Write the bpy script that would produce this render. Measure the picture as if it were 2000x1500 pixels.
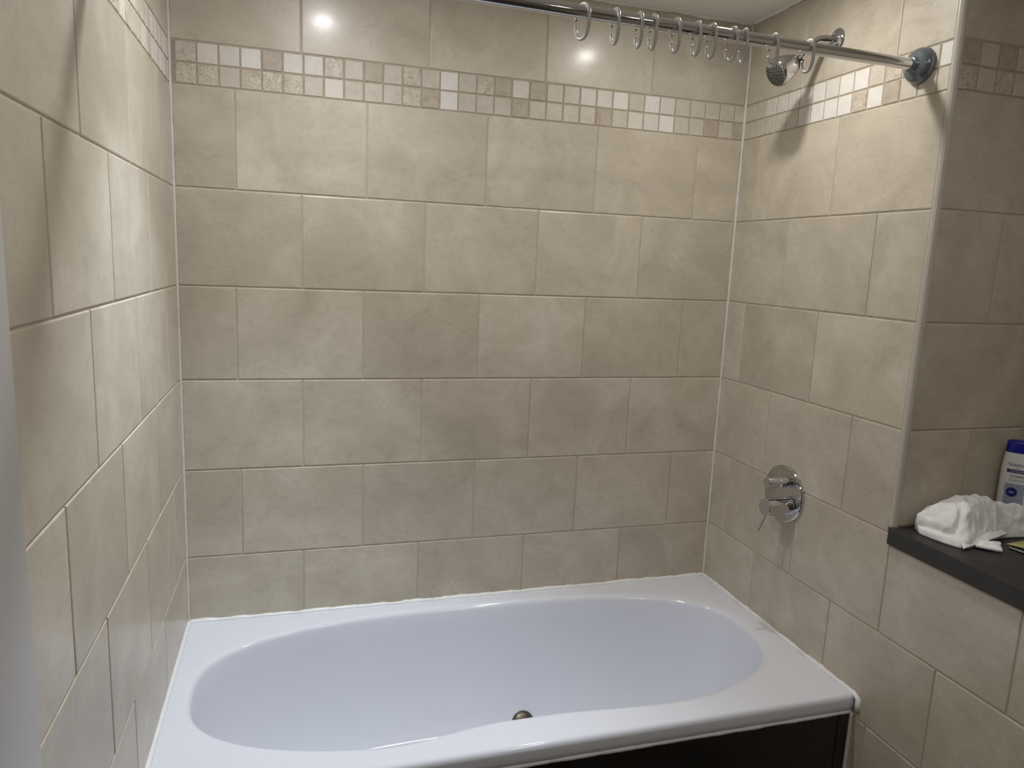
import bpy, bmesh, math, random
from mathutils import Vector, Matrix, noise

for o in list(bpy.data.objects):
    bpy.data.objects.remove(o, do_unlink=True)
scene = bpy.context.scene
col = scene.collection
R = math.radians

# ------------------------------------------------------------------ camera
YAW, PITCH, ROLL = 0.2941, -0.1676, 0.0427
cyw, syw, cp, sp = math.cos(YAW), math.sin(YAW), math.cos(PITCH), math.sin(PITCH)
fwd = Vector((syw * cp, cyw * cp, sp))
rgt0 = Vector((cyw, -syw, 0))
up0 = rgt0.cross(fwd)
rgt = math.cos(ROLL) * rgt0 + math.sin(ROLL) * up0
upv = -math.sin(ROLL) * rgt0 + math.cos(ROLL) * up0
cam_d = bpy.data.cameras.new('camera')
cam = bpy.data.objects.new('camera', cam_d)
col.objects.link(cam)
m = Matrix((rgt, upv, -fwd)).transposed().to_4x4()
m.translation = Vector((0.2998, -2.0703, 1.5929))
cam.matrix_world = m
cam_d.sensor_width = 36.0
cam_d.lens = 25.349
cam_d.clip_start = 0.02
scene.camera = cam

# ------------------------------------------------------------------ world, exposure
w = bpy.data.worlds.new('world')
scene.world = w
w.use_nodes = True
w.node_tree.nodes['Background'].inputs[0].default_value = (0.02, 0.02, 0.02, 1)
w.node_tree.nodes['Background'].inputs[1].default_value = 1.0
vs = scene.view_settings
vs.view_transform = 'Standard'
vs.look = 'None'
vs.gamma = 1.0
vs.use_curve_mapping = False
vs.exposure = 0.07

# ------------------------------------------------------------------ sizes (metres)
W = 1.6526          # length of the tiled recess over the bath
T = 0.336           # tile pitch along the wall
H = 0.25163         # tile pitch up the wall
Z0 = 1.9991         # underside of the mosaic border
ZM = 2.1025         # top of the mosaic border
HC = 2.345          # ceiling
ZB = 0.55           # bath rim
YE = -0.77          # end of the full height right wall
XN = 2.015          # far side of the shelf recess
YF = -2.75          # wall behind the camera
YL = -1.172         # end of the tiling on the left wall
DL = [(0.39, -0.52), (1.31, -0.52)]            # downlights over the bath
DR = [(0.62, -1.55), (1.38, -1.55), (0.62, -2.3), (1.38, -2.3)]   # downlights of the room

# ------------------------------------------------------------------ materials
def mat(name, base, rough=0.5, metal=0.0, spec=0.5, coat=0.0, emit=None, estr=0.0):
    mt = bpy.data.materials.new(name)
    mt.use_nodes = True
    b = mt.node_tree.nodes['Principled BSDF']
    b.inputs['Base Color'].default_value = (*base, 1)
    b.inputs['Roughness'].default_value = rough
    b.inputs['Metallic'].default_value = metal
    b.inputs['Specular IOR Level'].default_value = spec
    b.inputs['Coat Weight'].default_value = coat
    if emit:
        b.inputs['Emission Color'].default_value = (*emit, 1)
        b.inputs['Emission Strength'].default_value = estr
    return mt

def srgb(r, g, b):
    f = lambda c: (c / 255 / 12.92) if c / 255 <= 0.04045 else ((c / 255 + 0.055) / 1.055) ** 2.4
    return (f(r), f(g), f(b))

def nd(mt, kind, **kw):
    n = mt.node_tree.nodes.new(kind)
    for k, v in kw.items():
        setattr(n, k, v)
    return n

def lk(mt, a, b):
    mt.node_tree.links.new(a, b)

def bsdf(mt):
    return mt.node_tree.nodes['Principled BSDF']

def ramp(mt, pts):
    n = nd(mt, 'ShaderNodeValToRGB')
    e = n.color_ramp.elements
    while len(e) < len(pts):
        e.new(0.5)
    for q, (p, c) in zip(e, pts):
        q.position = p
        q.color = (*c, 1)
    return n

def stone_coords(mt, k=37.0):
    """object coordinates shifted by a per-piece random amount"""
    tc = nd(mt, 'ShaderNodeTexCoord')
    oi = nd(mt, 'ShaderNodeObjectInfo')
    mul = nd(mt, 'ShaderNodeMath', operation='MULTIPLY')
    mul.inputs[1].default_value = k
    lk(mt, oi.outputs['Random'], mul.inputs[0])
    add = nd(mt, 'ShaderNodeVectorMath', operation='ADD')
    lk(mt, tc.outputs['Object'], add.inputs[0])
    lk(mt, mul.outputs[0], add.inputs[1])
    return add.outputs[0], oi.outputs['Random']

def noise_n(mt, vec, scale, detail=6, rough=0.6, dist=0.0):
    n = nd(mt, 'ShaderNodeTexNoise')
    n.inputs['Scale'].default_value = scale
    n.inputs['Detail'].default_value = detail
    n.inputs['Roughness'].default_value = rough
    n.inputs['Distortion'].default_value = dist
    lk(mt, vec, n.inputs['Vector'])
    return n.outputs['Fac']

def mixc(mt, fac, a, b, blend='MIX'):
    n = nd(mt, 'ShaderNodeMix', data_type='RGBA', blend_type=blend)
    for s, v in ((n.inputs[0], fac), (n.inputs[6], a), (n.inputs[7], b)):
        if isinstance(v, (int, float)):
            s.default_value = v
        elif isinstance(v, tuple):
            s.default_value = (*v, 1)
        else:
            lk(mt, v, s)
    return n.outputs[2]

def bump(mt, h, strength, dist=0.002, prev=None):
    n = nd(mt, 'ShaderNodeBump')
    n.inputs['Strength'].default_value = strength
    n.inputs['Distance'].default_value = dist
    lk(mt, h, n.inputs['Height'])
    if prev:
        lk(mt, prev, n.inputs['Normal'])
    return n.outputs[0]

# large wall tile: mottled beige ceramic with a satin glaze
def make_tile_mat():
    mt = mat('beige_tile', (0.5, 0.45, 0.36), 0.22)
    v, rnd = stone_coords(mt)
    big = noise_n(mt, v, 5.5, 6, 0.6, 0.7)
    c1 = ramp(mt, [(0.30, srgb(182, 173, 156)), (0.52, srgb(195, 186, 169)), (0.72, srgb(208, 200, 185))])
    lk(mt, big, c1.inputs[0])
    st = nd(mt, 'ShaderNodeMapping')
    st.inputs['Scale'].default_value = (1.0, 1.0, 1.6)
    st.inputs['Rotation'].default_value = (0, 0.5, 0)
    lk(mt, v, st.inputs['Vector'])
    fine = noise_n(mt, st.outputs[0], 26, 8, 0.7, 1.6)
    c2 = ramp(mt, [(0.28, (0.86, 0.855, 0.84)), (0.50, (1, 1, 1)), (0.72, (1.04, 1.04, 1.04))])
    lk(mt, fine, c2.inputs[0])
    c = mixc(mt, 1.0, c1.outputs[0], c2.outputs[0], 'MULTIPLY')
    sp_ = noise_n(mt, v, 140, 2, 0.5)
    c3 = ramp(mt, [(0.20, (0.80, 0.78, 0.75)), (0.34, (1, 1, 1))])
    lk(mt, sp_, c3.inputs[0])
    c = mixc(mt, 0.3, c, c3.outputs[0], 'MULTIPLY')
    hv = nd(mt, 'ShaderNodeHueSaturation')
    mr = nd(mt, 'ShaderNodeMapRange')
    mr.inputs[3].default_value = 0.95
    mr.inputs[4].default_value = 1.05
    lk(mt, rnd, mr.inputs[0])
    lk(mt, mr.outputs[0], hv.inputs['Value'])
    lk(mt, c, hv.inputs['Color'])
    b = bsdf(mt)
    lk(mt, hv.outputs[0], b.inputs['Base Color'])
    rr = ramp(mt, [(0.3, (0.32,) * 3), (0.7, (0.42,) * 3)])
    lk(mt, fine, rr.inputs[0])
    lk(mt, rr.outputs[0], b.inputs['Roughness'])
    wav = noise_n(mt, v, 9, 2, 0.5)
    n1 = bump(mt, wav, 0.06, 0.004)
    n2 = bump(mt, fine, 0.05, 0.0012, n1)
    lk(mt, n2, b.inputs['Normal'])
    b.inputs['Specular IOR Level'].default_value = 0.5
    b.inputs['Coat Weight'].default_value = 0.2
    b.inputs['Coat Roughness'].default_value = 0.16
    return mt

# tumbled travertine mosaic in several tones
def make_mosaic(name, ca, cb, vein):
    mt = mat(name, ca, 0.5)
    v, rnd = stone_coords(mt, 91.0)
    big = noise_n(mt, v, 38, 5, 0.6, 0.6)
    c1 = ramp(mt, [(0.32, ca), (0.68, cb)])
    lk(mt, big, c1.inputs[0])
    vo = noise_n(mt, v, 30, 4, 0.6, 2.2)
    sub = nd(mt, 'ShaderNodeMath', operation='SUBTRACT')
    sub.inputs[1].default_value = 0.5
    lk(mt, vo, sub.inputs[0])
    ab = nd(mt, 'ShaderNodeMath', operation='ABSOLUTE')
    lk(mt, sub.outputs[0], ab.inputs[0])
    vr = ramp(mt, [(0.0, (0.56, 0.50, 0.42)), (0.03, (1, 1, 1))])
    lk(mt, ab.outputs[0], vr.inputs[0])
    c = mixc(mt, vein, c1.outputs[0], vr.outputs[0], 'MULTIPLY')
    b = bsdf(mt)
    lk(mt, c, b.inputs['Base Color'])
    lk(mt, bump(mt, vo, 0.25, 0.001), b.inputs['Normal'])
    b.inputs['Roughness'].default_value = 0.45
    return mt

M = {}
M['tile'] = make_tile_mat()
M['mosaic'] = [
    make_mosaic('mosaic_dark', srgb(172, 160, 144), srgb(190, 179, 164), 0.4),
    make_mosaic('mosaic_medium', srgb(194, 185, 170), srgb(206, 198, 185), 0.25),
    make_mosaic('mosaic_veined', srgb(190, 178, 160), srgb(211, 202, 188), 1.0),
    make_mosaic('mosaic_light', srgb(209, 203, 193), srgb(219, 213, 204), 0.08),
    make_mosaic('mosaic_pale', srgb(219, 215, 208), srgb(228, 225, 219), 0.03)]

def make_plain(name, base, rough, nscale=20, var=0.06, bstr=0.0, bscale=80, **kw):
    mt = mat(name, base, rough, **kw)
    tc = nd(mt, 'ShaderNodeTexCoord')
    n = noise_n(mt, tc.outputs['Object'], nscale, 5, 0.6)
    lo = tuple(max(0, c * (1 - var)) for c in base)
    hi = tuple(min(1, c * (1 + var)) for c in base)
    r = ramp(mt, [(0.3, lo), (0.7, hi)])
    lk(mt, n, r.inputs[0])
    lk(mt, r.outputs[0], bsdf(mt).inputs['Base Color'])
    if bstr:
        n2 = noise_n(mt, tc.outputs['Object'], bscale, 4, 0.6)
        lk(mt, bump(mt, n2, bstr, 0.002), bsdf(mt).inputs['Normal'])
    return mt

M['border_grout'] = make_plain('brown_grout', srgb(172, 160, 142), 0.85, 60, 0.10, 0.3, 200)
M['grout'] = make_plain('cream_grout', srgb(192, 183, 166), 0.85, 60, 0.10, 0.3, 200)
M['silicone'] = make_plain('white_silicone', srgb(214, 210, 202), 0.4, 30, 0.06, 0.2, 60)
M['sealant'] = make_plain('white_bath_sealant', srgb(238, 239, 240), 0.3, 30, 0.03, 0.2, 60)
M['front'] = make_plain('taupe_wall_tiling', srgb(118, 109, 97), 0.35, 6, 0.06)
M['paint'] = make_plain('white_ceiling_paint', srgb(240, 237, 230), 0.8, 8, 0.03, 0.15, 60)
M['gloss_paint'] = make_plain('white_gloss_paint', srgb(205, 205, 207), 0.4, 6, 0.03)
M['enamel'] = make_plain('white_enamel', srgb(228, 231, 240), 0.09, 4, 0.012, spec=0.5)
M['chrome'] = make_plain('chrome', (0.62, 0.62, 0.63), 0.06, 30, 0.02, metal=1.0)
M['satin'] = make_plain('satin_chrome', (0.60, 0.60, 0.60), 0.22, 30, 0.04, metal=1.0)
M['flange'] = make_plain('slate_grey_gloss', srgb(112, 121, 127), 0.2, 30, 0.04, metal=0.35)
M['ring'] = make_plain('pale_grey_plastic', srgb(184, 182, 178), 0.25, 40, 0.03)
M['slate'] = make_plain('dark_slate', srgb(46, 45, 44), 0.5, 14, 0.22, 0.25, 45)
M['panel'] = make_plain('black_brown_tile', srgb(28, 25, 23), 0.35, 10, 0.3, 0.1, 40)
M['floor'] = make_plain('dark_grey_floor', srgb(62, 60, 58), 0.45, 8, 0.15, 0.1, 40)
M['black'] = make_plain('black_rubber', (0.012, 0.012, 0.012), 0.4, 20, 0.1)
M['nozzle_face'] = make_plain('grey_spray_face', srgb(128, 126, 122), 0.3, 30, 0.05, metal=0.6)
M['brass'] = make_plain('tarnished_metal', srgb(108, 102, 90), 0.38, 30, 0.15, metal=0.9)
M['bottle'] = make_plain('white_bottle', srgb(222, 222, 222), 0.3, 10, 0.02)
M['blue'] = make_plain('blue_cap', srgb(10, 16, 140), 0.25, 10, 0.05)
M['navy'] = make_plain('navy_print', srgb(24, 30, 110), 0.4, 10, 0.05)
M['ink'] = make_plain('dark_ink', srgb(40, 42, 60), 0.5, 10, 0.05)
M['greyblue'] = make_plain('grey_blue_print', srgb(160, 166, 186), 0.4, 14, 0.2)
M['white'] = make_plain('white_print', srgb(225, 225, 228), 0.4, 10, 0.02)
M['red'] = make_plain('pink_print', srgb(205, 130, 120), 0.4, 10, 0.05)
M['towel'] = make_plain('white_terry', srgb(243, 243, 243), 0.95, 60, 0.06, 0.9, 420)
M['leaflet'] = make_plain('olive_paper', srgb(168, 160, 104), 0.6, 20, 0.18)
M['booklet'] = make_plain('black_card', srgb(26, 26, 28), 0.4, 20, 0.1)
M['paper_edge'] = make_plain('grey_paper_edge', srgb(190, 190, 190), 0.6, 20, 0.05)
M['lens'] = mat('lamp_lens', (1, 1, 1), 0.4, emit=(1.0, 0.95, 0.88), estr=2.0)
M['bezel'] = make_plain('white_bezel', srgb(230, 230, 230), 0.3, 10, 0.02)

# ------------------------------------------------------------------ mesh helpers
def tag(o, label=None, cat=None, group=None, kind=None):
    if label: o['label'] = label
    if cat: o['category'] = cat
    if group: o['group'] = group
    if kind: o['kind'] = kind
    return o

def mesh_obj(name, me, mt, parent=None, smooth=False):
    o = bpy.data.objects.new(name, me)
    col.objects.link(o)
    if mt and not me.materials:
        me.materials.append(mt)
    if smooth:
        for p in me.polygons:
            p.use_smooth = True
    if parent:
        o.parent = parent
    return o

def bm_obj(name, bm, mt, parent=None, smooth=False):
    bmesh.ops.recalc_face_normals(bm, faces=bm.faces[:])
    me = bpy.data.meshes.new(name)
    bm.to_mesh(me)
    bm.free()
    return mesh_obj(name, me, mt, parent, smooth)

def empty(name, loc=(0, 0, 0)):
    o = bpy.data.objects.new(name, None)
    col.objects.link(o)
    o.location = loc
    o.empty_display_size = 0.05
    return o

def add_box(bm, x0, x1, y0, y1, z0, z1):
    vv = [bm.verts.new((x, y, z)) for x in (x0, x1) for y in (y0, y1) for z in (z0, z1)]
    for f in ((0, 1, 3, 2), (4, 6, 7, 5), (0, 4, 5, 1), (2, 3, 7, 6), (0, 2, 6, 4), (1, 5, 7, 3)):
        bm.faces.new([vv[i] for i in f])

def box_obj(name, x0, x1, y0, y1, z0, z1, mt, parent=None, bevel=0.0, seg=2):
    bm = bmesh.new()
    add_box(bm, x0, x1, y0, y1, z0, z1)
    if bevel:
        bmesh.ops.bevel(bm, geom=bm.edges[:], offset=bevel, segments=seg, affect='EDGES', profile=0.5)
    return bm_obj(name, bm, mt, parent)

def add_tube(bm, pts, rad, n=16, cap=True, flat=None):
    """sweep a circle along pts (rad: number or list); flat = squash factor of the section"""
    pts = [Vector(p) for p in pts]
    rads = rad if isinstance(rad, (list, tuple)) else [rad] * len(pts)
    rings = []
    prev = None
    for i, p in enumerate(pts):
        d = (pts[min(i + 1, len(pts) - 1)] - pts[max(i - 1, 0)]).normalized()
        if prev is None:
            a = d.orthogonal().normalized()
        else:
            a = (prev - d * prev.dot(d)).normalized()
        prev = a
        b = d.cross(a)
        rings.append([bm.verts.new(p + (a * math.cos(2 * math.pi * k / n) + b * math.sin(2 * math.pi * k / n)) * rads[i]) for k in range(n)])
    for r0, r1 in zip(rings, rings[1:]):
        for k in range(n):
            bm.faces.new((r0[k], r0[(k + 1) % n], r1[(k + 1) % n], r1[k]))
    if cap:
        bm.faces.new(rings[0][::-1])
        bm.faces.new(rings[-1])

def add_lathe(bm, prof, origin, axis, n=40):
    """prof: list of (radius, distance along axis)"""
    axis = Vector(axis).normalized()
    a = axis.orthogonal().normalized()
    b = axis.cross(a)
    o = Vector(origin)
    rings = []
    for r, t in prof:
        if r < 1e-6:
            rings.append([bm.verts.new(o + axis * t)])
        else:
            rings.append([bm.verts.new(o + axis * t + (a * math.cos(2 * math.pi * k / n) + b * math.sin(2 * math.pi * k / n)) * r) for k in range(n)])
    for r0, r1 in zip(rings, rings[1:]):
        for k in range(n):
            q = [r0[k % len(r0)], r0[(k + 1) % n % len(r0)], r1[(k + 1) % n % len(r1)], r1[k % len(r1)]]
            u = []
            for v_ in q:
                if v_ not in u:
                    u.append(v_)
            if len(u) > 2:
                bm.faces.new(u)
    for r in (rings[0], rings[-1]):
        if len(r) > 2:
            bm.faces.new(r)

def lathe_obj(name, prof, origin, axis, mt, parent=None, n=40, sharp=35):
    bm = bmesh.new()
    add_lathe(bm, prof, origin, axis, n)
    bmesh.ops.recalc_face_normals(bm, faces=bm.faces[:])
    o = bm_obj(name, bm, mt, parent, True)
    sharpen(o, sharp)
    return o

def sharpen(o, deg):
    me = o.data
    bm = bmesh.new()
    bm.from_mesh(me)
    for e in bm.edges:
        if len(e.link_faces) == 2 and e.calc_face_angle(0) > R(deg):
            e.smooth = False
    bm.to_mesh(me)
    bm.free()

# ------------------------------------------------------------------ tiles
JOINT = 0.0034
TDEP = 0.010
_tiles = {}
def tile_mesh(wd, ht, mt, key, ch=0.0021):
    k = (round(wd, 4), round(ht, 4), key)
    if k in _tiles:
        return _tiles[k]
    a, b = wd / 2, ht / 2
    vs_ = []
    for inset, y in ((0, TDEP), (0, ch), (ch * 0.38, ch * 0.34), (ch * 1.15, 0)):
        for sx, sz in ((-1, -1), (1, -1), (1, 1), (-1, 1)):
            vs_.append((sx * (a - inset), y, sz * (b - inset)))
    fs = []
    for r in range(3):
        for q in range(4):
            fs.append((r * 4 + q, r * 4 + (q + 1) % 4, r * 4 + 4 + (q + 1) % 4, r * 4 + 4 + q))
    fs.append((12, 13, 14, 15))
    me = bpy.data.meshes.new('tile')
    me.from_pydata(vs_, [], fs)
    me.materials.append(mt)
    me.update()
    _tiles[k] = me
    return me

class Side:
    """a wall plane: point(u, z, depth) and the turn of its tiles"""
    def __init__(self, kind, at):
        self.kind, self.at = kind, at
        self.rot = {'y': 0.0, 'r': -math.pi / 2, 'l': math.pi / 2}[kind]
    def loc(self, u, z):
        return {'y': Vector((u, self.at, z)), 'r': Vector((self.at, -u, z)), 'l': Vector((self.at, -u, z))}[self.kind]

rng = random.Random(5)
def put_tile(side, wall, u0, u1, z0, z1, mt, key, name='tile', jt=JOINT, jitter=0.0, ch=0.0021):
    wd, ht = u1 - u0 - jt, z1 - z0 - jt
    if wd < 0.006 or ht < 0.006:
        return
    o = bpy.data.objects.new(name, tile_mesh(wd, ht, mt, key, ch))
    col.objects.link(o)
    o.location = side.loc((u0 + u1) / 2, (z0 + z1) / 2)
    o.rotation_euler = (rng.uniform(-1, 1) * jitter, rng.uniform(-1, 1) * jitter * 0.6, side.rot + rng.uniform(-1, 1) * jitter)
    o.parent = wall
    return o

def tile_row(side, wall, ua, ub, z0, z1, first, pitch=T):
    cuts = [ua]
    u = first
    while u > ua + 0.01:
        u -= pitch
    while u < ub - 0.012:
        if u > ua + 0.012:
            cuts.append(u)
        u += pitch
    cuts.append(ub)
    for a, b in zip(cuts, cuts[1:]):
        put_tile(side, wall, a, b, z0, z1, M['tile'], 'tile', jitter=0.0012)

def zrow(v):
    return Z0 - v * H

def struct(o):
    o['kind'] = 'structure'
    return o

G = 0.0025   # grout lies this far behind the tile faces
wall_back = struct(box_obj('wall_back', -0.12, XN + 0.12, G, 0.12, 0, HC, M['grout']))
wall_left = struct(box_obj('wall_left', -0.12, -G, YL - 0.002, G, 0, HC, M['grout']))
bm = bmesh.new()
add_box(bm, W + G, XN + 0.12, YE + G, G, 0, HC)
add_box(bm, W + G, XN + 0.12, YF, YE + G, 0, 0.967)
wall_right = struct(bm_obj('wall_right', bm, M['grout']))
wall_recess = struct(box_obj('wall_recess', XN + G, XN + 0.12, YF, YE + G, 0.967, HC, M['grout']))
floor = struct(box_obj('floor', -0.12, XN + 0.12, YF - 0.1, 0.12, -0.1, 0, M['floor']))
ceiling = struct(box_obj('ceiling', -0.12, XN + 0.12, YF - 0.1, 0.12, HC, HC + 0.1, M['paint']))
wall_front = struct(box_obj('wall_front', -0.12, XN + 0.12, YF - 0.1, YF, 0, HC, M['front']))

sb, sl, sr = Side('y', 0.0), Side('l', 0.0), Side('r', W)
sn, sx = Side('y', YE), Side('r', XN)
A0, A1 = 0.4415 * T, 0.940 * T
# back wall: a row over the border and six below it
tile_row(sb, wall_back, 0.003, W - 0.003, ZM, HC - 0.002, 0.943 * T)
for v, off in enumerate((0.4505, 0.9395, 0.4315, 0.9395, 0.4415, 0.938)):
    tile_row(sb, wall_back, 0.003, W - 0.003, max(zrow(v + 1), 0.52), zrow(v), off * T)
# left wall
tile_row(sl, wall_left, 0.003, -YL, ZM, HC - 0.002, 1.0 * T)
for v in range(8):
    tile_row(sl, wall_left, 0.003, -YL, max(zrow(v + 1), 0.002), zrow(v), (0.487 if v % 2 == 0 else 1.01) * T)
# right wall, full height part and the half wall under the shelf
YQ = -YE - 0.012
tile_row(sr, wall_right, 0.003, YQ, ZM, HC - 0.002, 0.787 * T)
for v in range(4):
    tile_row(sr, wall_right, 0.003, YQ, zrow(v + 1), zrow(v), (0.283 if v % 2 == 0 else 0.785) * T)
for v in range(4, 8):
    z1 = zrow(v)
    lo = max(zrow(v + 1), 0.002)
    if v == 4:
        tile_row(sr, wall_right, 0.003, 0.767, lo, z1, 0.283 * T)
        tile_row(sr, wall_right, 0.767, 1.95, lo, 0.9665, 0.283 * T)
    else:
        tile_row(sr, wall_right, 0.003, 1.95, lo, z1, (0.283 if v % 2 == 0 else 0.785) * T)
# recess behind the shelf
XQ = W + 0.012
tile_row(sn, wall_right, XQ, XN - 0.003, ZM, HC - 0.002, 1.850)
for v in range(4):
    lo = 1.0105 if v == 3 else zrow(v + 1)
    if v % 2:
        tile_row(sn, wall_right, XQ, XN - 0.003, lo, zrow(v), 1.850)
    else:
        put_tile(sn, wall_right, XQ, XN - 0.003, lo, zrow(v), M['tile'], 'tile')
tile_row(sx, wall_recess, -YE + 0.003, 1.95, ZM, HC - 0.002, 0.9)
for v in range(4):
    tile_row(sx, wall_recess, -YE + 0.003, 1.95, 1.0105 if v == 3 else zrow(v + 1), zrow(v), (0.9 if v % 2 else 1.07))

# mosaic border; tone digits: 0 dark 1 medium 2 veined 3 light 4 pale
BT = '233403321012' + '14120301133414311111' + '0'
BB = '221222131112' + '04111011110133411010' + '1'
RT = '11333343441211411'
RB = '11111344424011121'
def mosaic(side, wall, ua, ub, top, bot, first, pitch=0.0517):
    u, k = first, 0
    zm = (Z0 + ZM) / 2
    cuts = [ua] if first - ua > 0.008 else []
    while u < ub - 0.004:
        cuts.append(u)
        u += pitch
    cuts.append(ub)
    for a, b in zip(cuts, cuts[1:]):
        for row, z0, z1 in ((top, zm, ZM), (bot, Z0, zm)):
            i = int(row[k % len(row)])
            o = put_tile(side, wall, a, b, z0, z1, M['mosaic'][i], 'm%d' % i, 'mosaic_tile', 0.0042, 0.006, 0.0016)
        k += 1
for nm, wl, bx in (('back', wall_back, (0.004, W - 0.004, G - 0.0005, G + 0.004)), ('right', wall_right, (XQ, XN - 0.003, YE + G - 0.0005, YE + G + 0.004))):
    box_obj('border_grout', bx[0], bx[1], bx[2], bx[3], Z0, ZM, M['border_grout'], wl)
box_obj('border_grout', -G - 0.004, -G + 0.0005, YL, -0.004, Z0, ZM, M['border_grout'], wall_left)
box_obj('border_grout', W + G - 0.0005, W + G + 0.004, YE + 0.012, -0.004, Z0, ZM, M['border_grout'], wall_right)
box_obj('border_grout', XN + G - 0.0005, XN + G + 0.004, -1.95, YE - 0.003, Z0, ZM, M['border_grout'], wall_recess)
mosaic(sb, wall_back, 0.012, W - 0.003, BT, BB, 0.012)
mosaic(sr, wall_right, 0.004, YQ, RT, RB, 0.0005)
mosaic(sl, wall_left, 0.004, -YL, '34333121323123', '33433231123213', 0.02)
mosaic(sn, wall_right, XQ, XN - 0.003, '0101201', '2121012', XQ)
mosaic(sx, wall_recess, -YE + 0.003, 1.95, '1213101', '2101312', -YE + 0.003)

# ------------------------------------------------------------------ beads, trims, casing
def bead(name, pts, rad, mt, wob=0.0, n=8, seed=0):
    bm = bmesh.new()
    P, Rr = [], []
    for (a, b) in zip(pts, pts[1:]):
        a, b = Vector(a), Vector(b)
        k = max(2, int((b - a).length / 0.012))
        for i in range(k + (1 if (b - Vector(pts[-1])).length < 1e-6 else 0)):
            p = a.lerp(b, i / k)
            P.append(p)
            Rr.append(rad * (1 + wob * (0.6 * noise.noise(p * 19 + Vector((seed, 0, 0))) + 0.5 * noise.noise(p * 71 + Vector((seed, 3, 0))))))
    add_tube(bm, P, Rr, n)
    o = bm_obj(name, bm, mt, None, True)
    return struct(o)

bead('trim_1', [(0.0015, -0.0015, ZB - 0.01), (0.0015, -0.0015, HC)], 0.0045, M['silicone'], 0.35, seed=1)
bead('trim_2', [(W - 0.0015, -0.0015, ZB - 0.01), (W - 0.0015, -0.0015, HC)], 0.0050, M['silicone'], 0.35, seed=2)
bead('trim_3', [(0.003, -0.002, ZB - 0.001), (W - 0.003, -0.002, ZB - 0.001)], 0.0070, M['sealant'], 0.8, seed=3)
bead('trim_4', [(0.002, -0.003, ZB - 0.001), (0.002, -0.722, ZB - 0.001)], 0.0070, M['sealant'], 0.5, seed=4)
bead('trim_5', [(W - 0.002, -0.003, ZB - 0.001), (W - 0.002, -0.722, ZB - 0.001), (W - 0.001, -0.737, ZB - 0.008), (W - 0.001, -0.739, ZB - 0.04)], 0.0066, M['sealant'], 0.9, seed=5)
# bead of sealant between rim and ceiling edge
bead('trim_6', [(0.003, -0.001, HC - 0.001), (W - 0.002, -0.001, HC - 0.001), (W - 0.001, -0.77, HC - 0.001)], 0.005, M['paint'], 0.9, seed=6)
# quadrant edge trim on the outer corner of the recess
bm = bmesh.new()
prof = [(W + 0.014, YE + 0.014), (W, YE + 0.013)]
for i in range(9):
    a = i / 8 * math.pi / 2
    prof.append((W + 0.0125 - 0.0135 * math.cos(a), YE + 0.0125 - 0.0135 * math.sin(a)))
prof.append((W + 0.013, YE))
lo = [bm.verts.new((x, y, 1.0095)) for x, y in prof]
hi = [bm.verts.new((x, y, HC)) for x, y in prof]
for i in range(len(prof)):
    j = (i + 1) % len(prof)
    bm.faces.new((lo[i], lo[j], hi[j], hi[i]))
bm.faces.new(lo[::-1])
bm.faces.new(hi)
M['edge'] = make_plain('cream_edge_trim', srgb(192, 185, 176), 0.3, 10, 0.03)
tr7 = struct(bm_obj('trim_7', bm, M['edge'], None, True))
sharpen(tr7, 40)
M['gap'] = make_plain('dark_joint', srgb(70, 62, 52), 0.9, 30, 0.2)
struct(box_obj('trim_11', W - 0.0004, W + 0.004, YE + 0.0105, YE + 0.0128, 1.0095, HC, M['gap']))
struct(box_obj('trim_12', W + 0.0108, W + 0.0128, YE - 0.0006, YE + 0.004, 1.0095, HC, M['gap']))
# white door casing beside the end of the tiling, and the door
bm = bmesh.new()
add_box(bm, -0.12, 0.006, YL - 0.40, YL - 0.006, 0, HC)
add_box(bm, -0.12, 0.006, YL - 1.19, YL - 1.12, 0, 2.06)
add_box(bm, -0.12, 0.006, YL - 1.19, YL - 0.40, 2.06, 2.13)
bmesh.ops.bevel(bm, geom=bm.edges[:], offset=0.003, segments=2, affect='EDGES')
struct(bm_obj('trim_8', bm, M['gloss_paint']))
door = struct(empty('door_1', (0, YL - 0.76, 0)))
bm = bmesh.new()
add_box(bm, -0.06, -0.02, -0.357, 0.352, 0.004, 2.058)
for pz0, pz1 in ((0.2, 0.95), (1.1, 1.9)):
    for py0, py1 in ((-0.28, -0.04), (0.04, 0.28)):
        add_box(bm, -0.021, -0.014, py0, py1, pz0, pz1)
bm_obj('door_leaf', bm, M['gloss_paint'], door)
bm = bmesh.new()
add_tube(bm, [(-0.02, -0.30, 1.0), (0.03, -0.30, 1.0), (0.035, -0.28, 1.0), (0.035, -0.19, 1.0)], 0.008, 12)
bm_obj('door_handle', bm, M['satin'], door, True)
bm = bmesh.new()
add_box(bm, -0.12, 0.0, YL - 1.19, YL - 0.39, 2.13, HC)
add_box(bm, -0.12, 0.0, YF, YL - 1.19, 0, HC)
add_box(bm, -0.12, -0.062, YL - 1.19, YL - 0.002, 0, 2.13)
struct(bm_obj('wall_door_side', bm, M['paint']))

# ------------------------------------------------------------------ bath
bath = empty('bathtub', (W / 2, -0.365, 0))
tag(bath, 'white enamel built-in bathtub with an oval basin between the tiled walls', 'bathtub')
CX, CY = 0.816, -0.36
AX, BB_, BF, NE = 0.762, 0.294, 0.310, 2.65
BX0, BX1, BY1, BY0 = 0.001, W - 0.001, -0.001, -0.728

def outline(th, ax, bb, bf, n):
    c, s = math.cos(th), math.sin(th)
    b = bb if s >= 0 else bf
    k = (abs(c) ** n + abs(s) ** n) ** (-1 / n)
    return Vector((c * k * ax, s * k * b))

def sstep(a, b, x):
    t = min(1, max(0, (x - a) / (b - a)))
    return t * t * (3 - 2 * t)

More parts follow.
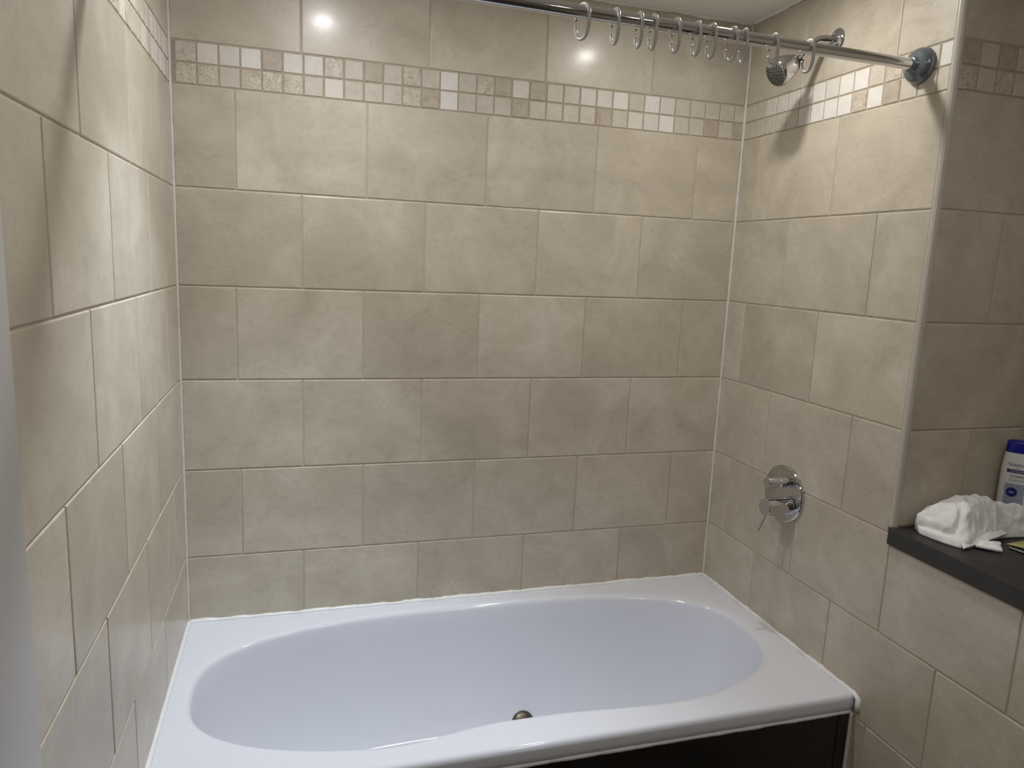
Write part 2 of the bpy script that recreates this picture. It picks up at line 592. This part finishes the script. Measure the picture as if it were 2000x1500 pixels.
def make_bath():
    N = 240
    ths = [2 * math.pi * i / N for i in range(N)]
    # outer corner directions, in the stretched parameter of the outline
    bm = bmesh.new()
    def in_pt(th, off, lv):
        p = outline(th, AX, BB_, BF, NE)
        if p.y < 0:      # front rim is wider in the middle (grip ledge)
            x = CX + p.x
            g = sstep(0.46, 0.76, x) * (1 - sstep(0.84, 1.30, x))
            p.y += 0.047 * g * lv
        L = p.length
        p = p * ((L + off) / L)
        return p
    rings = []
    def ring(f):
        rings.append([bm.verts.new(f(t)) for t in ths])
    # outer rectangle, matched by direction
    def rect(t, ins, z):
        p = in_pt(t, 0, 1)
        x0, x1, y0, y1 = BX0 + ins - CX, BX1 - ins - CX, BY0 + ins - CY, BY1 - ins - CY
        k = min((x1 / p.x) if p.x > 1e-9 else 1e9, (x0 / p.x) if p.x < -1e-9 else 1e9,
                (y1 / p.y) if p.y > 1e-9 else 1e9, (y0 / p.y) if p.y < -1e-9 else 1e9)
        return Vector((CX + p.x * k, CY + p.y * k, z))
    # snap the nearest directions to the corners
    def rect_ring(ins, z):
        vs_ = [rect(t, ins, z) for t in ths]
        for cx_, cy_ in ((BX0 + ins, BY0 + ins), (BX1 - ins, BY0 + ins), (BX0 + ins, BY1 - ins), (BX1 - ins, BY1 - ins)):
            i = corner_idx[(cx_ > CX, cy_ > CY)]
            vs_[i] = Vector((cx_, cy_, z))
        rings.append([bm.verts.new(v_) for v_ in vs_])
    corner_idx = {}
    base = [rect(t, 0, 0) for t in ths]
    for cx_ in (BX0, BX1):
        for cy_ in (BY0, BY1):
            c = Vector((cx_, cy_, 0))
            corner_idx[(cx_ > CX, cy_ > CY)] = min(range(N), key=lambda i: (base[i] - c).length)
    rect_ring(0.018, 0.506)
    rect_ring(0.004, 0.506)
    rect_ring(0.0005, 0.510)
    rect_ring(0.0, 0.520)
    rect_ring(0.0, 0.536)
    rect_ring(0.002, 0.5435)
    rect_ring(0.006, 0.548)
    rect_ring(0.012, 0.550)
    rect_ring(0.020, 0.5502)
    for off, z in ((0.020, 0.5500), (0.013, 0.5496), (0.007, 0.5480), (0.0025, 0.5450), (-0.0008, 0.5400), (-0.003, 0.533)):
        def fil(t, off=off, z=z):
            # the edge is rounded more softly towards the shower end
            k = 1 + 1.25 * sstep(0.1, 0.66, outline(t, AX, BB_, BF, NE).x)
            q = in_pt(t, off * (k if off > 0 else 1), 1)
            return Vector((CX + q.x, CY + q.y, ZB - (ZB - z) * (1 + 0.0 * k)))
        ring(fil)
    K = 26
    zt, zf = 0.533, 0.150
    for i in range(1, K + 1):
        ph = i / K * math.pi / 2
        e = 2 / 2.7
        f = 1 - math.cos(ph) ** e
        g = math.sin(ph) ** e
        def pt(t, f=f, g=g):
            a = in_pt(t, -0.003, 1 - sstep(0.0, 0.6, g))
            b = outline(t, 0.50, 0.15, 0.15, 2.2)
            lean = 0.10 * g if math.cos(t) < 0 else 0.05 * g
            p = a.lerp(b, f * 0.82 + g * 0.18)
            return Vector((CX + p.x, CY + p.y, zt + (zf - zt) * g))
        ring(pt)
    for s in (0.6, 0.25):
        ring(lambda t, s=s: Vector((CX + outline(t, 0.50, 0.15, 0.15, 2.2).x * s, CY + outline(t, 0.50, 0.15, 0.15, 2.2).y * s, zf - 0.004)))
    for r0, r1 in zip(rings, rings[1:]):
        for k in range(N):
            bm.faces.new((r0[k], r0[(k + 1) % N], r1[(k + 1) % N], r1[k]))
    bm.faces.new(rings[-1])
    o = bm_obj('tub_shell', bm, M['enamel'], None, True)
    return o

tub = make_bath()
tub.parent = bath
tub.location = -bath.location

def adopt(o, root):
    """parent a mesh built in world coordinates to a root placed in the room"""
    o.parent = root
    o.location = o.location - root.location
    return o

# domed waste cover low on the back slope of the basin
WP, WN = Vector((0.966, -0.1435, 0.1810)), Vector((-0.04, -0.85, 0.53)).normalized()
wc = lathe_obj('waste_cover', [(0.0, 0.016), (0.014, 0.0155), (0.026, 0.012), (0.034, 0.006), (0.036, 0.002), (0.036, -0.004)], WP, WN, M['brass'], None, 40, 60)
adopt(wc, bath)

# dark tiled panel below the rim, with its edge pieces
panel = empty('bath_panel', (W / 2, -0.715, 0))
tag(panel, 'black brown tiled panel under the front rim of the white bathtub', 'bath panel')
pieces = [(0.004, 0.55), (0.553, 1.606)]
for a, b in pieces:
    adopt(box_obj('panel_tile', a, b, -0.7265, -0.708, 0.004, 0.498, M['panel'], None, 0.0015), panel)
adopt(box_obj('edge_strip', 1.609, 1.642, -0.7255, -0.708, 0.004, 0.498, M['panel'], None, 0.0015), panel)
bead('trim_9', [(0.004, -0.7225, 0.5015), (W - 0.006, -0.7225, 0.5015)], 0.0058, M['sealant'], 0.4, seed=9)
bead('trim_10', [(W - 0.004, -0.7235, 0.004), (W - 0.004, -0.7235, 0.500)], 0.0068, M['silicone'], 0.4, seed=10)

# ------------------------------------------------------------------ curtain rod and rings
RY, RZ, RR = -0.677, 2.066, 0.0125
RYL = -0.712        # the rod's other end sits a little further out
def rod_y(x):
    return RYL + (RY - RYL) * x / W
rod = empty('shower_curtain_rod', (W / 2, RY, RZ))
tag(rod, 'straight chrome shower curtain rod spanning above the bathtub with grey end flanges', 'curtain rod')
bm = bmesh.new()
add_tube(bm, [(x, rod_y(x), RZ) for x in (0.006, 0.6, 1.1, W - 0.006)], RR, 40)
t_ = bm_obj('tube', bm, M['chrome'], None, True)
sharpen(t_, 40)
adopt(t_, rod)
fl = [(0.0, 0.034), (0.0145, 0.034), (0.0165, 0.0325), (0.0175, 0.029), (0.020, 0.0265), (0.027, 0.0245), (0.034, 0.019), (0.038, 0.011), (0.039, 0.004), (0.0385, -0.001)]
adopt(lathe_obj('end_flange', fl, (W, RY, RZ), (-1, 0, 0), M['flange'], None, 48, 60), rod)
adopt(lathe_obj('end_flange', fl, (0, RYL, RZ), (1, 0, 0), M['flange'], None, 48, 60), rod)

def ring_mesh():
    """open oval ring: over the rod, down in front, hooked up behind, gap under the rod at the back"""
    bm = bmesh.new()
    cz, hz, hy = -0.0165, 0.0315, 0.0175
    pts = []
    a0, a1 = R(188 - 360 + 188), R(0)
    # angle measured from the back (+y) side, going over the top to the front and round to the back again
    for i in range(49):
        a = R(8) + (R(346) - R(8)) * i / 48
        e = 0.86
        c, s = math.cos(a), math.sin(a)
        pts.append((0, hy * math.copysign(abs(c) ** e, c), cz + hz * math.copysign(abs(s) ** e, s)))
    rad = [0.0027 + 0.0008 * math.sin(math.pi * i / 48) for i in range(49)]
    add_tube(bm, pts, rad, 10)
    for p in (pts[0], pts[-1]):
        bmesh.ops.create_uvsphere(bm, u_segments=10, v_segments=8, radius=0.0036, matrix=Matrix.Translation(p))
    bmesh.ops.recalc_face_normals(bm, faces=bm.faces[:])
    me = bpy.data.meshes.new('curtain_ring')
    bm.to_mesh(me)
    bm.free()
    return me

rme = ring_mesh()
hook_x = [0.826, 0.894, 0.945, 0.976, 1.026, 1.073, 1.108, 1.156, 1.184, 1.257, 1.345]
turn = [25, 0, -4, -3, 0, -1, 1, 8, -5, -3, 2]
nth = ['', 'second ', 'third ', 'fourth ', 'fifth ', 'sixth ', 'seventh ', 'eighth ', 'ninth ', 'tenth ', 'eleventh ']
for i, (x, tn) in enumerate(zip(hook_x, turn)):
    o = mesh_obj('curtain_ring', rme, M['ring'], None, True)
    o.location = (x, rod_y(x), RZ)
    o.rotation_euler = (R(rng.uniform(-3, 3)), 0, R(tn))
    k = len(hook_x) - 1 - i
    tag(o, ('%spale grey curtain ring on the rod, counted from the flange beside the shower' % nth[k]) if k else
        'pale grey curtain ring on the rod closest to the flange beside the shower',
        'curtain ring', 'shower curtain rings on the rod')

# ------------------------------------------------------------------ shower head
SY, SZ = -0.387, 2.197
shower = empty('wall_shower', (W, SY, SZ))
tag(shower, 'small chrome shower head on a bent wall arm behind the curtain rod', 'shower head')
adopt(lathe_obj('wall_flange', [(0.0, 0.016), (0.0115, 0.016), (0.013, 0.012), (0.019, 0.008), (0.026, 0.005), (0.0285, 0.002), (0.0285, -0.001)], (W, SY, SZ), (-1, 0, 0), M['chrome'], None, 40, 50), shower)
bm = bmesh.new()
arm = [(W - 0.004, 2.197), (1.640, 2.198), (1.628, 2.200), (1.616, 2.199), (1.605, 2.192), (1.596, 2.181), (1.587, 2.166), (1.577, 2.150)]
add_tube(bm, [(x, SY + (W - x) * 0.58, z) for x, z in arm], 0.0098, 20)
o = bm_obj('arm', bm, M['chrome'], None, True)
sharpen(o, 45)
adopt(o, shower)
hd = Vector((-0.86, -0.02, -0.52)).normalized()
hp = Vector((1.578, -0.343, 2.151))
adopt(lathe_obj('connector', [(0.0, -0.003), (0.0105, -0.003), (0.0105, 0.003), (0.0088, 0.004), (0.0105, 0.006), (0.0088, 0.008), (0.0105, 0.010), (0.0088, 0.012), (0.0125, 0.016), (0.0125, 0.024), (0.0, 0.024)], hp, hd, M['black'], None, 24, 30), shower)
hb = lathe_obj('head_body', [(0.0, 0.022), (0.018, 0.022), (0.0225, 0.025), (0.0270, 0.032), (0.0305, 0.042), (0.0335, 0.054), (0.0362, 0.068), (0.0374, 0.074), (0.0374, 0.080), (0.0345, 0.084), (0.0, 0.084)], hp, hd, M['chrome'], None, 48, 40)
adopt(hb, shower)
adopt(lathe_obj('collar', [(0.0160, 0.0205), (0.0215, 0.0205), (0.0228, 0.0240), (0.0215, 0.0260), (0.016, 0.0260)], hp, hd, M['black'], None, 40, 40), shower)
sf = lathe_obj('spray_face', [(0.0, 0.0860), (0.032, 0.0857), (0.0338, 0.0842), (0.0338, 0.082)], hp, hd, M['nozzle_face'], None, 48, 40)
adopt(sf, shower)
bm = bmesh.new()
sa = hd.orthogonal().normalized()
sb_ = hd.cross(sa)
for k, rr in ((1, 0.0), (6, 0.0075), (11, 0.0148), (16, 0.0218), (21, 0.0286)):
    for i in range(k):
        a = 2 * math.pi * i / k + rr * 40
        c = hp + hd * 0.0858 + (sa * math.cos(a) + sb_ * math.sin(a)) * rr
        add_lathe(bm, [(0.0019, -0.001), (0.0019, 0.0012), (0.0009, 0.0018), (0.0, 0.0018)], c, hd, 7)
nz = bm_obj('nozzles', bm, M['black'], None)
nz['kind'] = 'stuff'
adopt(nz, shower)

# ------------------------------------------------------------------ mixer valve
VY, VZ = -0.378, 0.966
valve = empty('shower_valve', (W, VY, VZ))
tag(valve, 'round chrome concealed mixer valve with two knobs on the tiled wall', 'shower valve')
adopt(lathe_obj('back_plate', [(0.0, 0.0115), (0.078, 0.0115), (0.0815, 0.0105), (0.083, 0.008), (0.083, -0.001)], (W, VY, VZ), (-1, 0, 0), M['chrome'], None, 72, 30), valve)
KY = -0.405
kn = lathe_obj('diverter_knob', [(0.0, 0.010), (0.0165, 0.010), (0.0165, 0.020), (0.012, 0.021), (0.012, 0.024), (0.0155, 0.025), (0.0155, 0.047), (0.0125, 0.049), (0.0125, 0.053), (0.0150, 0.055), (0.0155, 0.086), (0.0147, 0.088), (0.0, 0.088)], (W, KY, 1.010), (-1, 0, 0), M['chrome'], None, 40, 30)
adopt(kn, valve)
lh = lathe_obj('lever_handle', [(0.0, 0.010), (0.0245, 0.010), (0.0245, 0.018), (0.021, 0.019), (0.021, 0.0225), (0.0255, 0.0235), (0.0255, 0.088), (0.0245, 0.0895), (0.0, 0.0895)], (W, KY - 0.003, 0.940), (-1, 0, 0), M['chrome'], None, 48, 30)
adopt(lh, valve)
bm = bmesh.new()
add_tube(bm, [(W - 0.081, KY - 0.003, 0.920), (W - 0.091, KY - 0.003, 0.897), (W - 0.102, KY - 0.003, 0.872)], 0.0036, 14)
lv = bm_obj('lever', bm, M['chrome'], None, True)
sharpen(lv, 50)
lv.parent = lh
lv.location = -(lh.location + valve.location)

# ------------------------------------------------------------------ shelf
ST = 1.0095
shelf = box_obj('shelf_ledge', W - 0.008, XN + 0.004, -1.95, -0.7635, 0.9675, ST, M['slate'], None, 0.0025)
tag(shelf, 'dark slate shelf ledge capping the half wall beside the bathtub', 'shelf')

# ------------------------------------------------------------------ shampoo bottle
BCX, BCY = 1.962, -0.812
bot = empty('shampoo_bottle', (BCX, BCY, ST))
bot.rotation_euler = (0, 0, R(-50))
tag(bot, 'white shampoo bottle with a blue cap standing behind the towel', 'shampoo bottle')
BWD, BDP, BN = 0.034, 0.019, 2.5
def bsec(z):
    """half width and half depth of the bottle at height z"""
    k = 1.0
    if z < 0.012: k = 0.90 + 0.10 * math.sin(z / 0.012 * math.pi / 2)
    if z > 0.135: k = 1.0 - 0.13 * ((z - 0.135) / 0.05) ** 1.7
    return BWD * k, BDP * k
def bsurf(x, z, lift=0.0004):
    a, b = bsec(z)
    t = min(0.999, abs(x) / a)
    return Vector((x, -(b + lift) * (1 - t ** BN) ** (1 / BN), z))
def bottle_part(name, zs, grow, mt, topz=None):
    bm = bmesh.new()
    n = 48
    rings = []
    for z, g in zs:
        a, b = bsec(min(z, 0.183))
        rr = []
        for k in range(n):
            th = 2 * math.pi * k / n
            c, s = math.cos(th), math.sin(th)
            q = (abs(c) ** BN + abs(s) ** BN) ** (-1 / BN)
            rr.append(bm.verts.new((c * q * a * g, s * q * b * g, z)))
        rings.append(rr)
    for r0, r1 in zip(rings, rings[1:]):
        for k in range(n):
            bm.faces.new((r0[k], r0[(k + 1) % n], r1[(k + 1) % n], r1[k]))
    bm.faces.new(rings[0][::-1])
    bm.faces.new(rings[-1])
    o = bm_obj(name, bm, mt, bot, True)
    sharpen(o, 50)
    return o
bottle_part('body', [(0, 0.94), (0.002, 1), (0.006, 1), (0.012, 1)] + [(0.02 + 0.0148 * i, 1) for i in range(12)] + [(0.185, 0.97)], 1, M['bottle'])
bottle_part('cap', [(0.184, 0.98), (0.1845, 1.02), (0.188, 1.03), (0.200, 1.01), (0.208, 0.97), (0.2115, 0.90), (0.213, 0.75)], 1, M['blue'])
def strip(name, x0, x1, z0, z1, mt, lift=0.0004, nx=14, nz=6):
    bm = bmesh.new()
    g = [[bm.verts.new(bsurf(x0 + (x1 - x0) * i / nx, z0 + (z1 - z0) * j / nz, lift)) for j in range(nz + 1)] for i in range(nx + 1)]
    for i in range(nx):
        for j in range(nz):
            bm.faces.new((g[i][j], g[i + 1][j], g[i + 1][j + 1], g[i][j + 1]))
    return bm_obj(name, bm, mt, bot)
strip('label_band', -0.022, 0.026, 0.1365, 0.1445, M['navy'])
strip('label_field', -0.022, 0.018, 0.056, 0.110, M['greyblue'], 0.0003)
def disc_on(name, x, z, r, mt, lift, squeeze=1.0):
    bm = bmesh.new()
    c = bm.verts.new(bsurf(x, z, lift))
    vv = [bm.verts.new(bsurf(x + r * math.cos(2 * math.pi * k / 28), z + r * squeeze * math.sin(2 * math.pi * k / 28), lift)) for k in range(28)]
    for k in range(28):
        bm.faces.new((c, vv[k], vv[(k + 1) % 28]))
    return bm_obj(name, bm, mt, bot)
disc_on('label_badge', -0.007, 0.089, 0.0115, M['navy'], 0.0006)
def text_on(name, s, x, z, size, mt, lift=0.0008):
    cu = bpy.data.curves.new(name, 'FONT')
    cu.body = s
    cu.size = size
    cu.align_x = 'CENTER'
    tmp = bpy.data.objects.new('tmp', cu)
    col.objects.link(tmp)
    bpy.context.view_layer.update()
    me = bpy.data.meshes.new_from_object(tmp.evaluated_get(bpy.context.evaluated_depsgraph_get()))
    bpy.data.objects.remove(tmp, do_unlink=True)
    for v_ in me.vertices:
        v_.co = bsurf(x + v_.co.x, z + v_.co.y, lift)
    me.materials.clear()
    return mesh_obj(name, me, mt, bot)
text_on('lettering', 'ANTI-DANDRUFF', 0.002, 0.1388, 0.0048, M['white'], 0.0009)
text_on('lettering', 'CLASSIC', 0.0, 0.1260, 0.0075, M['ink'])
text_on('lettering', 'SHAMPOO', 0.002, 0.1165, 0.0075, M['greyblue'])
text_on('lettering', '90%', -0.007, 0.0870, 0.0060, M['white'], 0.0011)
# handwritten style brand mark: a run of loops under a small arc
bm = bmesh.new()
P = []
for i in range(90):
    t = i / 89
    P.append(bsurf(-0.021 + 0.037 * t + 0.0012 * math.sin(t * 44), 0.1570 + 0.0030 * math.sin(t * 38) * (1.1 - 0.4 * t) - 0.002 * t, 0.0007))
add_tube(bm, P, 0.00045, 5)
bm_obj('brand_script', bm, M['ink'], bot)
bm = bmesh.new()
P = [bsurf(0.017 + 0.012 * i / 20, 0.155 - 0.010 * (i / 20) ** 0.8, 0.0007) for i in range(21)]
add_tube(bm, P, 0.0008, 5)
bm_obj('brand_swoosh', bm, M['ink'], bot)
bm = bmesh.new()
P = [bsurf(-0.006 + 0.010 * i / 12, 0.1505 - 0.0014 * math.sin(math.pi * i / 12), 0.0007) for i in range(13)]
add_tube(bm, P, 0.0006, 5)
bm_obj('brand_underline', bm, M['red'], bot)

# ------------------------------------------------------------------ crumpled towel and the papers under it
def interp(tab, x):
    for (x0, *a), (x1, *b) in zip(tab, tab[1:]):
        if x <= x1:
            t = (x - x0) / (x1 - x0)
            t = max(0, t)
            return [p + (q - p) * t for p, q in zip(a, b)]
    return list(tab[-1][1:])

def make_towel():
    NU, NV = 110, 72
    # s: front edge (x, y), back edge (x, y), height
    tab = [(0.00, 1.682, -0.808, 1.688, -0.792, 0.032),
           (0.10, 1.682, -0.848, 1.722, -0.786, 0.060),
           (0.25, 1.694, -0.898, 1.775, -0.785, 0.083),
           (0.35, 1.706, -0.920, 1.805, -0.787, 0.090),
           (0.45, 1.745, -0.908, 1.830, -0.792, 0.090),
           (0.60, 1.805, -0.888, 1.870, -0.806, 0.084),
           (0.80, 1.875, -0.876, 1.910, -0.838, 0.072),
           (1.00, 1.985, -0.896, 1.990, -0.864, 0.056)]
    bm = bmesh.new()
    grid = []
    for i in range(NU + 1):
        s = i / NU
        q5 = [interp(tab, min(1, max(0, s + dd))) for dd in (-0.07, -0.035, 0, 0.035, 0.07)]
        fx, fy, bx_, by_, h = [sum(c) / 5 for c in zip(*q5)]
        row = []
        for j in range(NV):
            # closed section: 0..0.72 over the top from front to back, rest underneath
            q = j / NV
            if q < 0.78:
                v = q / 0.78
                a = math.pi * v
                l = 0.5 - 0.5 * math.copysign(abs(math.cos(a)) ** 0.95, math.cos(a))
                l = l ** 0.62
                z = h * (math.sin(a) ** (1.05 if a < math.pi / 2 else 0.75))
                bul = 0.0
            else:
                v = (q - 0.78) / 0.22
                l = 1 - v
                z = 0.0015
            p = Vector((fx + (bx_ - fx) * l, fy + (by_ - fy) * l, ST + 0.001 + z))
            if q < 0.78 and z > 0.003:
                k = min(1, z / 0.03)
                n1 = noise.noise(p * 22 + Vector((3, 1, 7)))
                n2 = 1 - abs(noise.noise(p * 34 + Vector((9, 4, 2)))) * 2
                n3 = noise.noise(p * 90)
                dn = 0.009 * n1 + 0.005 * (n2 - 0.4) + 0.0016 * n3
                nrm = Vector((-(by_ - fy) * 0, -math.cos(a) * 0.6, math.sin(a) + 0.2)).normalized()
                nrm = (Vector(((fx - bx_), (fy - by_), 0)).normalized() * math.cos(a) + Vector((0, 0, 1)) * (math.sin(a) + 0.1)).normalized()
                # deep fold running in from the left tip
                d = abs(z - (0.020 + 0.012 * s)) / 0.006
                fold = -0.016 * math.exp(-d * d) * (1 - sstep(0.22, 0.42, s)) if a < math.pi / 2 else 0
                d2 = abs(s - 0.30 - 0.10 * (z / 0.09 - 0.5)) / 0.022
                fold += -0.011 * math.exp(-d2 * d2) * sstep(0.02, 0.04, z) * (1 - sstep(0.06, 0.08, z)) if a < math.pi / 2 else 0
                p += nrm * (dn + fold) * k
                p.z = max(p.z, ST + 0.002)
            p.y = min(p.y, YE - 0.003)
            row.append(bm.verts.new(p))
        grid.append(row)
    for i in range(NU):
        for j in range(NV):
            bm.faces.new((grid[i][j], grid[i + 1][j], grid[i + 1][(j + 1) % NV], grid[i][(j + 1) % NV]))
    bm.faces.new(grid[0][::-1])
    bm.faces.new(grid[-1])
    return bm_obj('cloth', bm, M['towel'], None, True)

towel = empty('towel', (1.82, -0.86, ST))
tag(towel, 'crumpled white terry towel lying on the dark slate shelf', 'towel')
adopt(make_towel(), towel)

def sheet(name, pts, thick, mt, sub=10, lift=None, wob=0.0):
    """a curved four-cornered piece of cloth or paper; pts: four corners (x, y, z)"""
    a, b, c, d = [Vector(p) for p in pts]
    bm = bmesh.new()
    top, bot_ = [], []
    for i in range(sub + 1):
        rt, rb = [], []
        for j in range(sub + 1):
            u, v = i / sub, j / sub
            p = a.lerp(b, u).lerp(d.lerp(c, u), v)
            if lift:
                p.z += lift * math.sin(math.pi * u) * math.sin(math.pi * v)
            if wob:
                p.z += wob * (noise.noise(p * 60) + 0.5)
                p.x += wob * noise.noise(p * 80 + Vector((5, 0, 0)))
            rt.append(bm.verts.new(p + Vector((0, 0, thick))))
            rb.append(bm.verts.new(p))
        top.append(rt)
        bot_.append(rb)
    for i in range(sub):
        for j in range(sub):
            bm.faces.new((top[i][j], top[i + 1][j], top[i + 1][j + 1], top[i][j + 1]))
            bm.faces.new((bot_[i][j], bot_[i][j + 1], bot_[i + 1][j + 1], bot_[i + 1][j]))
    for i in range(sub):
        bm.faces.new((top[i][0], bot_[i][0], bot_[i + 1][0], top[i + 1][0]))
        bm.faces.new((top[i][sub], top[i + 1][sub], bot_[i + 1][sub], bot_[i][sub]))
        bm.faces.new((top[0][i], top[0][i + 1], bot_[0][i + 1], bot_[0][i]))
        bm.faces.new((top[sub][i], bot_[sub][i], bot_[sub][i + 1], top[sub][i + 1]))
    return bm_obj(name, bm, mt, None, True)

# hem of the towel standing out along its front, and a corner that sticks out below
adopt(sheet('hem', [(1.698, -0.920, ST + 0.003), (1.866, -0.887, ST + 0.014), (1.864, -0.868, ST + 0.022), (1.708, -0.900, ST + 0.014)], 0.0025, M['towel'], 16, 0.003, 0.001), towel)
adopt(sheet('towel_corner', [(1.735, -0.918, ST + 0.001), (1.774, -0.950, ST + 0.001), (1.812, -0.912, ST + 0.002), (1.765, -0.892, ST + 0.001)], 0.006, M['towel'], 16, 0.007, 0.004), towel)
bk = sheet('booklet', [(1.818, -0.930, ST + 0.0005), (1.838, -1.05, ST + 0.0005), (1.97, -1.03, ST + 0.0005), (1.95, -0.912, ST + 0.0005)], 0.003, M['booklet'], 6)
tag(bk, 'thin black booklet lying flat on the shelf beside the towel', 'booklet')
bm = bmesh.new()
add_tube(bm, [(1.8175, -0.931, ST + 0.0038), (1.8375, -1.049, ST + 0.0038)], 0.0012, 6)
o = bm_obj('spine_edge', bm, M['paper_edge'], None)
o.parent = bk
lf = sheet('leaflet', [(1.824, -0.918, ST + 0.006), (1.868, -0.985, ST + 0.004), (1.975, -0.965, ST + 0.004), (1.930, -0.903, ST + 0.005)], 0.0010, M['leaflet'], 8, 0.003)
tag(lf, 'olive green paper leaflet tucked under the white towel', 'leaflet')

# ------------------------------------------------------------------ downlights
def downlight(x, y, wide, beam, colour, label, group, core=0.0):
    root = empty('downlight', (x, y, HC))
    tag(root, label, 'downlight', group)
    adopt(lathe_obj('bezel', [(0.034, 0.001), (0.034, 0.004), (0.038, 0.006), (0.044, 0.0045), (0.046, 0.0), (0.046, -0.002)], (x, y, HC), (0, 0, -1), M['bezel'], None, 40, 50), root)
    adopt(lathe_obj('lens', [(0.0, 0.0025), (0.033, 0.0025), (0.034, 0.001), (0.034, -0.001)], (x, y, HC), (0, 0, -1), M['lens'], None, 40, 50), root)
    # wide soft part of the lamp's light, and its beam
    ld = bpy.data.lights.new('downlight_glow', 'AREA')
    ld.shape = 'DISK'
    ld.size = 0.06
    ld.energy = wide
    ld.color = colour
    lo_ = bpy.data.objects.new('downlight_glow', ld)
    col.objects.link(lo_)
    lo_.parent = root
    lo_.location = (0, 0, -0.0075)
    if beam:
        ld = bpy.data.lights.new('downlight_beam', 'SPOT')
        ld.energy = beam
        ld.color = colour
        ld.shadow_soft_size = 0.032
        ld.spot_size = R(145)
        ld.spot_blend = 1.0
        lo_ = bpy.data.objects.new('downlight_beam', ld)
        col.objects.link(lo_)
        lo_.parent = root
        lo_.location = (0, 0, -0.026)
    if core:
        ld = bpy.data.lights.new('downlight_core', 'SPOT')
        ld.energy = core
        ld.color = (0.77, 0.88, 1.0)
        ld.shadow_soft_size = 0.032
        ld.spot_size = R(72)
        ld.spot_blend = 0.75
        lo_ = bpy.data.objects.new('downlight_core', ld)
        lo_.rotation_euler = (R(-3), R(5), 0)     # the lamp sits tilted in its ring
        col.objects.link(lo_)
        lo_.parent = root
        lo_.location = (0, 0, -0.026)
GB, GF = 'downlights over the bath', 'downlights over the floor'
downlight(*DL[0], 3.7, 7.0, (0.98, 0.975, 1.0), 'recessed ceiling downlight above the door end of the bathtub', GB, 45.0)
downlight(*DL[1], 3.1, 2.6, (1.0, 0.965, 0.91), 'recessed ceiling downlight above the shower end of the bathtub', GB)
for (x, y), lb in zip(DR, ('between the bathtub and the white door', 'between the bathtub and the slate shelf',
                           'near the front wall on the door side', 'near the front wall on the shelf side')):
    downlight(x, y, 1.75, 0.0, (1.0, 0.96, 0.91), 'recessed ceiling downlight ' + lb, GF)
